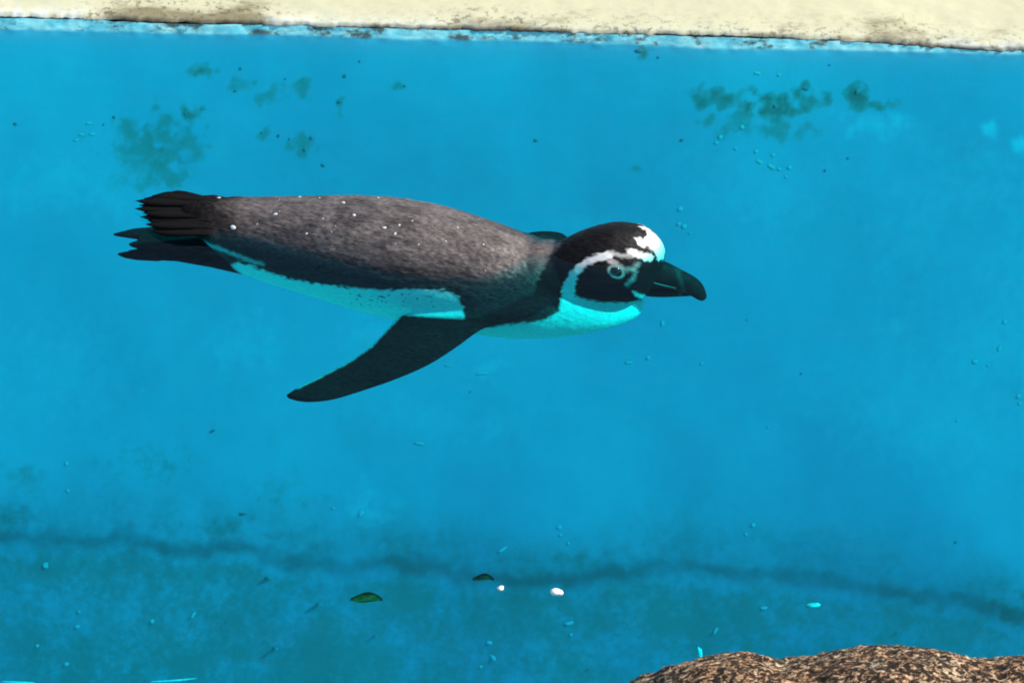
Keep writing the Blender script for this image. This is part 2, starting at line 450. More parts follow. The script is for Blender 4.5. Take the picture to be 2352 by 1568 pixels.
VT, FT = [], []
def add(VF):
    V, F = VF; o = len(VT); VT.extend(V); FT.extend([tuple(i + o for i in f) for f in F])
def add_slices(sl): add(loft([(c, Vector((0, kb, 0)), Vector((0, 0, r))) for c, kb, r in sl], 48))
add_slices(TRUNK); add_slices(HEAD)
# nape: carries the head on the shoulders
add(loft([(sag(1180, 628), Vector((0, .045, 0)), Vector((0, 0, .034))), (sag(1240, 628), Vector((0, .043, 0)), Vector((0, 0, .036))),
          (sag(1310, 635), Vector((0, .039, 0)), Vector((0, 0, .040))), (sag(1380, 640), Vector((0, .034, 0)), Vector((0, 0, .034)))], 40))
def blade(rows, n, thick):
    """rows: (leading x, y, z, trailing x, y, z): flat tapering limb"""
    secs = []
    rs = resample(rows, n)
    for i, r in enumerate(rs):
        a = lz(r[0], r[1], r[2]); b = lz(r[3], r[4], r[5]); c = (a + b) / 2; ax = (a - b) / 2
        nx = Vector((0, 0, 1)) - ax.normalized() * ax.normalized().z
        u = i / (n - 1)
        secs.append((c, ax, nx.normalized() * thick * (1 - 0.55 * u)))
    return loft(secs, 32)
# root of the tail, flattened
add(loft([(sag(x, y), Vector((0, b, 0)), Vector((0, 0, c))) for x, y, b, c in ((520, 512, .036, .022), (470, 494, .035, .013), (430, 488, .032, .006), (400, 486, .029, .003), (380, 485, .024, .001))], 40))
# near (right) flipper, swept out and back under the surface
RFLIP = [(1270, 690, .004, 1090, 660, .004), (1230, 722, -.004, 1040, 690, -.002), (1160, 742, -.012, 965, 712, -.012), (1108, 756, -.018, 915, 726, -.018), (1050, 797, -.026, 884, 757, -.028),
         (985, 838, -.036, 848, 795, -.038), (910, 871, -.046, 795, 831, -.048), (835, 897, -.056, 726, 867, -.058), (760, 919, -.062, 680, 890, -.063), (700, 924, -.066, 660, 903, -.066), (662, 916, -.068, 652, 908, -.068)]
add(blade(RFLIP, 40, 0.0062))
# far (left) flipper: held out level, then swept down behind the body
def pl(a, b, c): return Vector((a, b, c))
e1, e2 = lz(1304, 528, -.006), lz(1203, 530, -.006)
secs = [(pl(.235, .035, .0), pl(.045, 0, 0), pl(0, .0, .007)), ((e1 + e2) / 2 - Vector((0, .012, -.002)), (e1 - e2) / 2 * 1.02, pl(0, .002, .006)), ((e1 + e2) / 2 + Vector((-.006, .004, -.012)), (e1 - e2) / 2 * .9, pl(0, .005, .003)),
        (pl(.175, .085, -.06), pl(.036, 0, .004), pl(0, .005, .002)), (pl(.14, .055, -.11), pl(.022, 0, .01), pl(0, .004, .002)), (pl(.11, .03, -.14), pl(.006, 0, .004), pl(0, .002, .001))]
add(loft(secs, 28))
# feet trailing under the tail: leg, web and three toes each
def foot(dx, dy, z, sc=1.0):
    def q(x, y, zz): return lz(x + dx, y + dy, zz + z)
    def seg(pts, n=16):
        return loft([(q(x, y, zz), (q(x, y + h, zz) - q(x, y - h, zz)) / 2, Vector((0, 0, t))) for x, y, zz, h, t in pts], n)
    add(seg([(640, 612, -.030, 24, .012), (560, 596, -.032, 30, .012), (480, 580, -.034, 30, .009), (400, 566, -.035, 32, .006), (340, 562, -.036, 34, .004), (310, 562, -.036, 32, .003)]))
    add(seg([(360, 540, -.036, 13, .005), (310, 537, -.036, 10, .004), (275, 536, -.036, 6, .003), (252, 537, -.036, 2, .0015)]))
    add(seg([(360, 560, -.036, 13, .005), (320, 560, -.036, 10, .004), (300, 560, -.036, 6, .003), (288, 560, -.036, 2, .0015)]))
    add(seg([(360, 584, -.036, 13, .005), (310, 585, -.036, 10, .004), (282, 584, -.036, 7, .003), (262, 582, -.036, 2, .0015)]))
foot(0, 0, 0)
foot(24, -6, -.016)
me = bpy.data.meshes.new('penguin_form'); me.from_pydata(VT, [], FT)
bm = bmesh.new(); bm.from_mesh(me); bmesh.ops.recalc_face_normals(bm, faces=bm.faces); bm.to_mesh(me); bm.free()
tmp = bpy.data.objects.new('form', me); C.objects.link(tmp)
rm = tmp.modifiers.new('r', 'REMESH'); rm.mode = 'VOXEL'; rm.voxel_size = 0.0013; rm.adaptivity = 0
sm = tmp.modifiers.new('s', 'SMOOTH'); sm.factor = 0.5; sm.iterations = 9
dg = bpy.context.evaluated_depsgraph_get()
body_me = bpy.data.meshes.new_from_object(tmp.evaluated_get(dg))
bpy.data.objects.remove(tmp)
body_me.name = 'penguin_body'
nv = len(body_me.vertices)
co = np.empty(nv * 3, np.float32); body_me.vertices.foreach_get('co', co); co = co.reshape(-1, 3).astype(float)
nrm = np.empty(nv * 3, np.float32); body_me.vertices.foreach_get('normal', nrm); nrm = nrm.reshape(-1, 3).astype(float)

# plumage: markings drawn once for the right side of the bird and mirrored onto the left
R3 = np.array(ROT); camv = np.array(CAM); fw = np.array(FWD); up = np.array(UPV)
def sketch(p):
    w = p @ R3.T - camv
    dep = w @ fw
    return 1176 + w[:, 0] / dep * DIST / S, 784 - (w @ up) / dep * DIST / S
BO = np.array([boff(x) for x in co[:, 0]])
sym = co.copy(); sym[:, 1] = BO - np.abs(co[:, 1] - BO); sn = nrm.copy(); sn[:, 1] *= np.where(co[:, 1] > BO, -1, 1)
SX, SY = sketch(sym)
facing = -(sn @ R3.T @ fw)
def vnoise(pts, sc, seed=0):
    return np.array([noise.noise(Vector((p[0] * sc[0] + seed, p[1] * sc[1], p[2] * sc[2]))) for p in pts])
RUF = vnoise(co, (70, 190, 190), 31) + .7 * vnoise(co, (140, 340, 340), 41)
nz1 = vnoise(sym, (160, 330, 330)); nz2 = vnoise(sym, (45, 80, 80), 5)
def sdf(poly, x=None, y=None):
    x = SX if x is None else x; y = SY if y is None else y
    d = np.full(len(x), 1e9); inside = np.zeros(len(x), bool)
    n = len(poly)
    for i in range(n):
        ax, ay = poly[i]; bx, by = poly[(i + 1) % n]
        ex, ey = bx - ax, by - ay
        t = np.clip(((x - ax) * ex + (y - ay) * ey) / (ex * ex + ey * ey + 1e-9), 0, 1)
        d = np.minimum(d, np.hypot(x - ax - t * ex, y - ay - t * ey))
        cnd = (ay > y) != (by > y)
        inside ^= cnd & (x < (bx - ax) * (y - ay) / (by - ay + 1e-12) + ax)
    return np.where(inside, -d, d)
def mask(poly, soft=3, jag=4): return np.clip(0.5 - (sdf(poly) + nz1 * jag) / (2 * soft), 0, 1)
def stroke(pts, w, soft=2, jag=2):
    d = np.full(nv, 1e9)
    for (ax, ay), (bx, by) in zip(pts[:-1], pts[1:]):
        ex, ey = bx - ax, by - ay
        t = np.clip(((SX - ax) * ex + (SY - ay) * ey) / (ex * ex + ey * ey + 1e-9), 0, 1)
        d = np.minimum(d, np.hypot(SX - ax - t * ex, SY - ay - t * ey))
    return np.clip(0.5 - (d - w + nz1 * jag) / (2 * soft), 0, 1)
def inside_val(sl):
    a = np.array([c.x for c, _, _ in sl]); o = np.argsort(a)
    cc = np.interp(sym[:, 0], a[o], np.array([c.z for c, _, _ in sl])[o])
    rb = np.interp(sym[:, 0], a[o], np.array([k for _, k, _ in sl])[o], left=1e-4, right=1e-4)
    rc = np.interp(sym[:, 0], a[o], np.array([r for _, _, r in sl])[o], left=1e-4, right=1e-4)
    e = np.sqrt(((sym[:, 1] - BO) / rb) ** 2 + ((sym[:, 2] - cc) / rc) ** 2)
    return (e - 1) * np.minimum(rb, rc)
trunk_out = inside_val(TRUNK); head_out = inside_val(HEAD)
limb = np.clip((np.minimum(trunk_out, head_out) - 0.0045) / 0.003, 0, 1)
limb *= ~((SX > 1150) & (sym[:, 2] > .008) & (np.abs(sym[:, 1] - BO) < .07))
col = np.zeros((nv, 3))
BLACK = np.array((.014, .013, .014)); GREY = np.array((.105, .090, .085)); WHITE = np.array((.74, .73, .71)); SKIN = np.array((.42, .36, .34)); FACE = np.array((.016, .019, .02))
def lay(m, c):
    global col
    col = col * (1 - m[:, None]) + np.array(c)[None] * m[:, None]
col[:] = GREY
lay(np.clip((nz2 + .1) * 1.6, 0, .8), GREY * .5)
lay(np.clip((vnoise(sym, (30, 60, 60), 21) - .1) * 1.8, 0, .6), GREY * 1.5)
lay(mask([(290, 400), (455, 400), (530, 480), (550, 560), (290, 560)], 34, 16), BLACK * .7)                 # rump and tail
lay(mask([(480, 500), (620, 545), (800, 585), (1000, 606), (1120, 612), (1215, 606), (1330, 760), (1000, 780), (500, 700)], 34, 16), BLACK * 1.8)   # flank: wet dark feathers, with the side's shade painted in above
lay(mask([(1222, 680), (1236, 640), (1262, 590), (1290, 555), (1280, 500), (1600, 480), (1600, 700), (1300, 720)], 5, 5), BLACK * .6)        # neck and head
WB = [(520, 608), (545, 599), (600, 620), (650, 636), (720, 650), (800, 661), (880, 666), (940, 662), (1000, 664), (1030, 669), (1052, 682), (1062, 700), (1064, 712), (1064, 900), (500, 900)]
wb = mask(WB, 3, 7); lay(wb, WHITE)
ch = mask([(1060, 760), (1110, 752), (1160, 746), (1200, 742), (1250, 735), (1284, 716), (1291, 690), (1300, 672), (1321, 680), (1350, 688), (1382, 693), (1440, 695), (1470, 689), (1500, 682), (1530, 900), (1060, 900)], 3, 4)
lay(ch, WHITE * .84)
under = np.clip(-(facing + 0.02) / 0.08, 0, 1) * np.clip((-sn[:, 2] - 0.05) / 0.2, 0, 1) * (SX > 500) * (limb < .5)
lay(under, WHITE)
lay(stroke([(405, 540), (440, 549), (480, 563), (520, 577), (560, 594), (600, 606)], 4, 3, 3) * .75, WHITE * .7)
# dark flecks on the white flank
fl = vnoise(sym, (260, 420, 420), 11)
lay(wb * np.clip((fl - .42) / .08, 0, 1) * np.clip(1 - np.abs(SY - 685) / 30, 0, 1) * (SX > 800), BLACK * 2)
# head band, forehead, face
band = mask([(1290, 700), (1292, 668), (1297, 647), (1307, 628), (1326, 608), (1348, 593), (1372, 581), (1396, 575), (1412, 578), (1408, 596), (1392, 596), (1368, 600), (1345, 612),
             (1328, 634), (1322, 655), (1322, 690)], 2.5, 5)
lay(band, WHITE * .92)
lay(stroke([(1400, 578), (1425, 586), (1450, 584), (1466, 586)], 5, 3, 4) * .65, WHITE * .6)
lay(mask([(1458, 543), (1468, 546), (1478, 548), (1490, 538), (1514, 550), (1527, 572), (1530, 592), (1516, 597), (1505, 576), (1492, 565), (1474, 566)], 2.5, 6), WHITE)
lay(mask([(1436, 569), (1447, 574), (1458, 568), (1474, 579), (1494, 580), (1506, 588), (1499, 598), (1485, 600), (1468, 590), (1450, 582)], 2.5, 5), WHITE)
lay(stroke([(1475, 552), (1492, 566), (1500, 574)], 3, 3, 4) * .7, SKIN * .5)
# bare skin round the eye and at the base of the bill
ang = math.radians(25); ex = (SX - 1417) * math.cos(ang) + (SY - 623) * math.sin(ang); ey = -(SX - 1417) * math.sin(ang) + (SY - 623) * math.cos(ang)
er = np.hypot(ex / 18, ey / 12.5)
lay(np.clip(1 - np.abs(er - 1) / .28, 0, 1) * .9, SKIN * 1.35)
lay(stroke([(1402, 598), (1420, 606), (1432, 614)], 5, 3, 3) * .8, SKIN * 1.2)
lay(stroke([(1440, 618), (1456, 616), (1468, 604)], 5, 4, 3) * .6, SKIN * 1.1)
lay(stroke([(1462, 622), (1456, 640), (1444, 652)], 5, 4, 3) * .6, SKIN * 1.0)
lay(mask([(1455, 668), (1470, 673), (1495, 680), (1518, 686), (1516, 693), (1490, 690), (1462, 680)], 2.5, 2), WHITE * .9)
lay(limb * (SX < 1330), BLACK * .9)
sub_ = np.maximum(np.maximum(limb, np.clip((560 - SX) / 60, 0, 1)), np.clip((.026 - sym[:, 2]) / .010, 0, 1))
# pale trailing edge of the flippers
lay(limb * stroke([(915, 722), (884, 755), (848, 793), (795, 829), (726, 865), (680, 888)], 5.5, 2.5, 1.5) * .8, WHITE)
add_attr(body_me, 'under', sub_)
ruff = np.clip((SX - 470) / 60, 0, 1) * np.clip((1240 - SX) / 60, 0, 1) * (1 - limb) * (1 - wb) * np.clip((sym[:, 2] + .01) / .02, 0, 1)
co2 = co + nrm * (RUF * .0009 * (ruff + .25 * (SX > 1230)))[:, None]
body_me.vertices.foreach_set('co', co2.astype(np.float32).ravel())
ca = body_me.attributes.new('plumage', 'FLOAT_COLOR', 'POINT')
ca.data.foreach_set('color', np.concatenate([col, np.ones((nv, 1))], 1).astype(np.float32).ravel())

def plumage_material():
    t = NT('wet_plumage')
    a = t.attr('plumage').outputs['Color']
    st = t.noise(1.0, 4, 0.65, t.coord((170, 420, 420))); cl = t.noise(1.0, 4, 0.6, t.coord((60, 120, 120)))
    lum = t.node('ShaderNodeRGBToBW'); t.t.links.new(a, lum.inputs[0])
    c = t.mix(t.ramp(lum.outputs[0], .12, .5, .75, .12), a, t.mix(t.ramp(st, 0.3, 0.72), (0.35, 0.35, 0.36), (1.7, 1.62, 1.58)), 'MULTIPLY')
    vo = t.node('ShaderNodeTexVoronoi'); vo.inputs['Scale'].default_value = 1.0
    t.t.links.new(t.coord((95, 170, 170)), vo.inputs['Vector'])
    h = t.math('ADD', t.math('MULTIPLY', st, 0.8), t.math('ADD', t.math('MULTIPLY', cl, 0.8), t.math('MULTIPLY', vo.outputs['Distance'], 0.7)))
    t.bump(h, 0.5, 0.0013)
    t.b.inputs['Sheen Weight'].default_value = .0
    un = t.attr('under').outputs['Fac']          # feathers under the water have no wet gloss
    return t.base(c, t.math('MAXIMUM', t.ramp(cl, 0.3, 0.7, 0.36, 0.62), un), t.math('MULTIPLY', t.ramp(un, 0, 1, .25, .04), t.ramp(lum.outputs[0], .012, .05, .35, 1)))
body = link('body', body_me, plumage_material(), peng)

# bill: two mandibles of horn, hooked tip
def horn():
    t = NT('dark_horn')
    n_ = t.noise(1.0, 4, 0.6, t.coord((60, 200, 200)))
    at = t.attr('band').outputs['Fac']
    c = t.mix(t.ramp(n_, 0.3, 0.7), (0.005, 0.005, 0.006), (0.013, 0.012, 0.012))
    c = t.mix(at, c, (0.20, 0.19, 0.17))
    t.bump(n_, 0.25, 0.001)
    return t.base(c, 0.6, 0.05)
MAT_HORN = horn()
def mandible(name, rows, kb, band):
    secs = []
    for x, t_, b_ in resample(rows, 30):
        r = max(.0006, (b_ - t_) / 2 * S)
        fac = math.sqrt((kb * math.sin(DEP)) ** 2 + math.cos(DEP) ** 2)
        secs.append((sag(x, (t_ + b_) / 2), Vector((0, r * kb / fac, 0)), Vector((0, 0, r / fac))))
    V, F = loft(secs, 24); m = bpy.data.meshes.new(name); m.from_pydata(V, [], F)
    bb = []
    for v in V:
        x, y = sketch(np.array([[v[0], boff(v[0]) - abs(v[1] - boff(v[0])), v[2]]]))
        bb.append(max(0, 1 - abs(x[0] - (1570 + (y[0] - 655) * .3)) / 7) * .22 if band else max(0, 1 - abs(x[0] - 1566) / 8) * .25)
    add_attr(m, 'band', np.array(bb))
    return link(name, m, MAT_HORN, peng)
mandible('upper_mandible', [(1440, 604, 640), (1470, 599, 648), (1500, 592, 656), (1528, 599, 661), (1555, 612, 666), (1580, 625, 672), (1600, 637, 683), (1614, 651, 690), (1622, 666, 689), (1626, 677, 684)], .86, True)
mandible('lower_mandible', [(1440, 640, 672), (1470, 644, 676), (1500, 650, 681), (1530, 656, 682), (1556, 660, 681), (1576, 666, 680), (1590, 672, 679)], .82, False)
# pale line of the gape
V, F = loft([(sag(x, y, -w * 1.38), Vector((0, .0008, 0)), Vector((0, 0, .0006))) for x, y, w in ((1462, 633, .0135), (1482, 641, .0125), (1502, 648, .0112), (1530, 655, .010), (1556, 661, .0085))], 10)
m = bpy.data.meshes.new('gape'); m.from_pydata(V, [], F)
link('gape', m, plain('gape_skin', (.07, .062, .058), .5), peng)

# eyes: found on the side of the head, dark and glossy
from mathutils.bvhtree import BVHTree
bvh = BVHTree.FromPolygons([tuple(v) for v in co], [tuple(p.vertices) for p in body_me.polygons])
em = NT('dark_eye'); MAT_EYE = em.base(em.mix(em.noise(300), (.010, .006, .005), (.016, .010, .007)), .08, .6)
o_, d_ = loc(CAM), loc(ray(1416, 622)).normalized()
hitp, hn, _, _ = bvh.ray_cast(o_, d_)
for sgn in (1, -1):
    p = Vector((hitp.x, boff(hitp.x) + (hitp.y - boff(hitp.x)) * sgn, hitp.z)); nn = Vector((hn.x, hn.y * sgn, hn.z))
    bm = bmesh.new(); bmesh.ops.create_uvsphere(bm, u_segments=20, v_segments=14, radius=.0058)
    q = nn.to_track_quat('Z', 'Y').to_matrix().to_4x4()
    bmesh.ops.transform(bm, matrix=Matrix.Translation(p - nn * .0018) @ q @ Matrix.Diagonal((1.05, .8, .6, 1)), verts=bm.verts)
    m = bpy.data.meshes.new('eye'); bm.to_mesh(m); bm.free()
    link('eye', m, MAT_EYE, peng)

# tail: a fan of stiff pointed feathers
tmat = NT('tail_feather_black'); tn = tmat.noise(1, 4, .6, tmat.coord((60, 500, 500)))
tmat.bump(tn, .4, .001); MAT_TAIL = tmat.base(tmat.mix(tn, (.005, .005, .006), (.011, .010, .010)), .8, .02)
tips = [(324, 446), (304, 452), (312, 462), (303, 470), (320, 480), (314, 489), (332, 498), (326, 506), (345, 514), (340, 522), (342, 440), (368, 437)]
for k, (tx, ty_) in enumerate(tips):
    zt = sag(tx, 478).z + .002 + .0015 * math.sin(k * 2.1)
    tip = lz(tx, ty_, zt); root = lz(484 + rnd.uniform(-10, 15), 458 + (ty_ - 440) * .95, sag(478, 485).z + .005)
    ax = (tip - root); ln = ax.length; ax.normalize(); side = ax.cross(Vector((0, 0, 1))).normalized(); upw = side.cross(ax)
    V, F = [], []
    N = 12
    for i in range(N + 1):
        u = i / N; w = .0088 * (min(1, .35 + 1.1 * u) if u < .78 else max(.03, (1 - u) / .22)) ; c = root + ax * ln * u - Vector((0, 0, .004 * u * u))
        for s_, h_ in ((-1, -.0002), (0, .0007 * (1 - .6 * u)), (1, -.0002), (0, -.0006)): V.append(tuple(c + side * w * s_ + upw * h_))
    for i in range(N):
        for j in range(4):
            j2 = (j + 1) % 4; F.append((i * 4 + j, i * 4 + j2, i * 4 + 4 + j2, i * 4 + 4 + j))
    F.append((3, 2, 1, 0)); F.append(tuple(N * 4 + j for j in range(4)))
    m = bpy.data.meshes.new('tail_feather'); m.from_pydata(V, [], F)
    link('tail_feather', m, MAT_TAIL, peng)

# drops of water on the wet back, their sun glints painted white: one joined part
dm = NT('water_drop_glint'); MAT_DROP = dm.base(dm.mix(dm.noise(90), (.45, .45, .45), (.6, .6, .6)), .15, .6)
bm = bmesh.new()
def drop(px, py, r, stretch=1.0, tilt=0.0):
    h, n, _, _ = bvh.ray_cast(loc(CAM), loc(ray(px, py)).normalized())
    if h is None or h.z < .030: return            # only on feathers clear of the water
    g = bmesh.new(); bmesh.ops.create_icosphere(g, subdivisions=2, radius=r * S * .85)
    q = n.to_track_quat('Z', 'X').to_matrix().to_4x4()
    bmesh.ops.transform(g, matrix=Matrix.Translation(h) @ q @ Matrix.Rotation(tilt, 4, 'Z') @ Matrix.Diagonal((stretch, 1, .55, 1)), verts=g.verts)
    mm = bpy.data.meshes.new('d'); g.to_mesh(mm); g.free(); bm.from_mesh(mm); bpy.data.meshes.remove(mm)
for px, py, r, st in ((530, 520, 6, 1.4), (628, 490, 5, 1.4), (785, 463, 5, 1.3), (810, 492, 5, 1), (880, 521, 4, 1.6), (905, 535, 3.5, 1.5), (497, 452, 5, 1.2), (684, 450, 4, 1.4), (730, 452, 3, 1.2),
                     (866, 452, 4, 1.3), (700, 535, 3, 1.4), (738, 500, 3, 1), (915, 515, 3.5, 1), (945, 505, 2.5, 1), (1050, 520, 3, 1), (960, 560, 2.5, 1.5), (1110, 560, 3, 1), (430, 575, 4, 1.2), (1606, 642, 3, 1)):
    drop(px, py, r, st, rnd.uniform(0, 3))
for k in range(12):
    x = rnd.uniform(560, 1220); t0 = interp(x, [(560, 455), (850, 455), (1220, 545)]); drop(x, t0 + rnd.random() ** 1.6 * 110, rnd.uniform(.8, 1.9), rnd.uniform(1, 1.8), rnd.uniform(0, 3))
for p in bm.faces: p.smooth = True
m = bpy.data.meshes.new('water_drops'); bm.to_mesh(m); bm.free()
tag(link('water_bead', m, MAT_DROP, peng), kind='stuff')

peng.location = FWD * 0.047                    # floats this much lower in the water

# ------------------------------------------------------------------ boulder in the foreground
def rock_material():
    t = NT('mottled_rock')
    a = t.noise(135, 5, 0.65, None, 0.3); b = t.noise(290, 4, 0.6, None, 0.3); c = t.noise(18, 4, 0.6)
    mtl = t.math('ADD', t.math('MULTIPLY', a, 0.65), t.math('MULTIPLY', b, 0.35))
    tan = t.mix(t.ramp(c, 0.35, 0.65), (0.33, 0.225, 0.13), (0.34, 0.165, 0.07))
    col = t.mix(t.ramp(mtl, 0.49, 0.55), (0.020, 0.012, 0.007), tan)
    col = t.mix(t.ramp(mtl, 0.55, 0.62), col, (0.58, 0.46, 0.32))
    t.bump(mtl, 0.8, 0.006)
    return t.base(col, 0.85, 0.25)
YR = -0.95
crest_px = [(1180, 1740), (1350, 1640), (1462, 1568), (1540, 1537), (1600, 1524), (1650, 1514), (1720, 1509), (1800, 1514), (1870, 1505), (1950, 1489), (2050, 1487), (2120, 1486), (2170, 1494),
            (2230, 1510), (2290, 1513), (2352, 1505), (2450, 1495), (2560, 1530), (2700, 1640)]
crest = [(at_y(a, b, YR).x, at_y(a, b, YR).z) for a, b in crest_px]
cx0, cx1 = crest[0][0], crest[-1][0]
NX, NA = 420, 220
last_y0 = YR - .35
bm = bmesh.new(); rows = []
ZB = -1.25
for i in range(NX + 1):
    x = cx0 + (cx1 - cx0) * i / NX
    zc = interp(x, crest); e = min(1, min(i, NX - i) / 14); e = math.sqrt(max(0.0, 1 - (1 - e) ** 2))
    row = []
    rr = 0.26 * (0.25 + .75 * e)
    ths = np.linspace(0, math.pi, 200)[1:-1]
    vv = 1.5 * rr * np.sign(np.cos(ths)) * np.abs(np.cos(ths)) ** .8 * math.sin(DEP) + (ZB + (zc - ZB) * (.04 + .96 * e) * np.sin(ths) ** .55) * math.cos(DEP)
    Y0 = (YR * math.sin(DEP) + zc * math.cos(DEP) - vv.max() - .004) / math.sin(DEP) if e > .9 else None
    if Y0 is None: Y0 = last_y0
    last_y0 = Y0
    for j in range(NA + 1):
        q_ = j / NA; th = math.pi * (q_ * .3 if q_ < .1 else .03 + (q_ - .1) / .8 * .62 if q_ < .9 else .65 + (q_ - .9) * 3.5)                         # 0 far foot, pi near foot
        yy = Y0 + 1.5 * rr * math.copysign(abs(math.cos(th)) ** 0.8, math.cos(th))
        zz = ZB + (zc - ZB) * (0.04 + 0.96 * e) * max(0, math.sin(th)) ** 0.55
        d = 0.007 * fbm(x * 14, yy * 14, zz * 14, 4) + 0.0032 * fbm(x * 60, yy * 60, zz * 60, 4)
        row.append(bm.verts.new((x, yy + d * math.cos(th), zz + d * math.sin(th))))
    rows.append(row)
for i in range(NX):
    for j in range(NA):
        bm.faces.new((rows[i][j], rows[i][j + 1], rows[i + 1][j + 1], rows[i + 1][j]))
for i in (0, NX): bm.faces.new(rows[i])
bm.faces.new([r[0] for r in rows] + [r[-1] for r in reversed(rows)])
bmesh.ops.recalc_face_normals(bm, faces=bm.faces)
m = bpy.data.meshes.new('boulder'); bm.to_mesh(m); bm.free()
tag(link('boulder', m, rock_material()), 'rough brown speckled boulder at the near edge of the pool', 'rock')

# ------------------------------------------------------------------ small things floating or lying in the pool
from mathutils.bvhtree import BVHTree
_w = bpy.data.objects['pool_wall'].data
WALL = BVHTree.FromPolygons([v.co[:] for v in _w.vertices], [tuple(p.vertices) for p in _w.polygons])
def touch(px, py):                             # where the line of sight meets the painted side
    h = WALL.ray_cast(CAM, ray(px, py).normalized())[0]
    return h if h else on_wall(px, py)
def chip_mesh(name, sx, sy, sz, seed, sub=2):
    bm = bmesh.new(); bmesh.ops.create_icosphere(bm, subdivisions=sub, radius=1)
    for v in bm.verts:
        k = 1 + .45 * noise.noise(v.co * 1.3 + Vector((seed * 3.1, 0, 0)))
        v.co = Vector((v.co.x * sx * k, v.co.y * sy * k, v.co.z * sz * k))
    m = bpy.data.meshes.new(name); bm.to_mesh(m); bm.free(); m.shade_smooth(); return m
MAT_BIT = plain('pale_bit', (.26, .52, .58), .5, .4, .2, 200)
MAT_BIT2 = plain('pale_bit_dim', (.16, .50, .60), .6, .3, .2, 200)
MAT_WHITE = plain('white_chip', (.80, .80, .78), .5, .4, .08, 200)
MAT_SPECK = plain('dark_speck', (.028, .19, .25), .8, .2, .4, 200)
def put(name, me, p, rz, label, cat, group=None):
    o = bpy.data.objects.new(name, me); C.objects.link(o); o.location = p; o.rotation_euler = (0, 0, rz)
    return tag(o, label, cat, group)
ORD = ['first', 'second', 'third', 'fourth', 'fifth', 'sixth', 'seventh', 'eighth', 'ninth', 'tenth', 'eleventh', 'twelfth', 'thirteenth', 'fourteenth', 'fifteenth',
       'sixteenth', 'seventeenth', 'eighteenth', 'nineteenth', 'twentieth', 'twenty-first', 'twenty-second', 'twenty-third', 'twenty-fourth']
def place_words(lst, i):
    n = len(lst); k = sorted(range(n), key=lambda q: lst[q][0]).index(i)
    if k == 0: return 'leftmost'
    if k == n - 1: return 'rightmost'
    return ORD[k] + ' from left' if k < (n + 1) // 2 else ORD[n - 1 - k] + ' from right'
bit_meshes = []
for k in range(4):
    m = chip_mesh('floating_bit', 1, 1, .45, k, 2); m.materials.append(MAT_BIT if k % 2 else MAT_BIT2); bit_meshes.append(m)
def bits(lst, label, group):
    for i, (px, py, r, st, rz) in enumerate(lst):
        lb = ('long ' if st >= 2 else 'round ') + label + ', ' + place_words(lst, i)
        o = put('floating_bit', rnd.choice(bit_meshes), touch(px, py) + wnor * .0004, 0, lb, 'bit', group)
        o.rotation_euler = (wnor.to_track_quat('Z', 'Y').to_matrix() @ Matrix.Rotation(math.radians(rz), 3, 'Z')).to_euler()
        o.scale = (r * S * st * .85, r * S * .85, r * S * .10)
bits([(1705, 292, 6, 1, 0), (1655, 315, 6, 1, 0), (1646, 328, 4, 1.4, 0), (1737, 348, 5, 1.2, 0), (1776, 356, 5, 1, 0), (1744, 371, 5, 2, -30), (1772, 383, 5, 2.4, -30), (1790, 388, 4, 1.6, -20), (1814, 385, 5, 1.2, 0),
      (1806, 406, 3, 1.4, -20), (1690, 342, 3, 1.5, -30), (1740, 168, 4, 2.4, -5), (1790, 172, 4, 1.2, 0)], 'pale bit below the upper right algae stain', 'pale bits below the right algae stain')
bits([(1563, 480, 6, 1.2, 10), (1572, 520, 6, 1.2, 10), (1560, 514, 4, 1.5, 30), (1585, 535, 3, 1, 0), (1522, 742, 5, 1.5, 90), (1490, 822, 5, 1.2, 0), (1445, 832, 4, 2.4, 5), (1612, 834, 4, 1, 0)], 'pale bit floating near the penguin head', 'pale bits near the head')
bits([(2308, 738, 5, 1.3, 60), (2296, 800, 5, 1.6, 70), (2240, 830, 6, 1.2, 0), (2340, 910, 6, 1, 0), (2342, 926, 4, 1.2, 0), (2270, 838, 3, 1.5, 0), (1765, 980, 3, 1, 0), (2200, 965, 3, 2, 30)], 'pale bit near the right picture edge', 'pale bits on the right')
bits([(205, 283, 4, 2, 0), (188, 309, 4, 2, 5), (212, 308, 4, 2.2, 5), (175, 322, 3, 2, 0)], 'pale bit left of the upper left algae patch', 'pale bits beside the left algae patch')
bits([(1110, 857, 3.5, 5, 5), (1030, 838, 3, 3, 5), (965, 1018, 4, 4, -10), (432, 576, 3, 1.4, 0)], 'faint fleck under the penguin', 'pale flecks below the flipper')
bits([(153, 1064, 6, 1, 0), (156, 1126, 5, 1, 0), (830, 1178, 5, 2, 60), (766, 1166, 4, 1, 0), (1285, 1210, 6, 1.1, 0), (1288, 1228, 4, 1, 0), (1306, 1247, 4, 1, 0), (1730, 1205, 6, 1, 80), (1714, 1226, 4, 1.2, 0),
      (1155, 1261, 4, 3.4, 35), (105, 1298, 8, 1, 0), (350, 1426, 6, 1, 0), (445, 1410, 4, 3, 60), (178, 1438, 5, 1.4, 0), (182, 1404, 4, 1, 0), (1755, 1395, 5, 2, 5), (1308, 1430, 5, 2.4, 15), (1312, 1456, 4, 1, 0),
      (1645, 1446, 4, 3.2, 60), (1125, 1475, 5, 1.6, -10), (1133, 1509, 5, 2.4, -55), (1105, 1530, 4, 1.2, 0), (86, 1482, 5, 1, 0), (153, 1524, 6, 1.2, 0)], 'pale bit over the dark lower pool', 'pale bits over the pool floor')
def single(name, px, py, r, st, rz, mat, label, cat, sz=.5, z=-.015):
    m = chip_mesh(name, r * S * st, r * S, r * S * sz, px, 2); m.materials.append(mat)
    return put(name, m, at_z(px, py, z), math.radians(rz), label, cat)
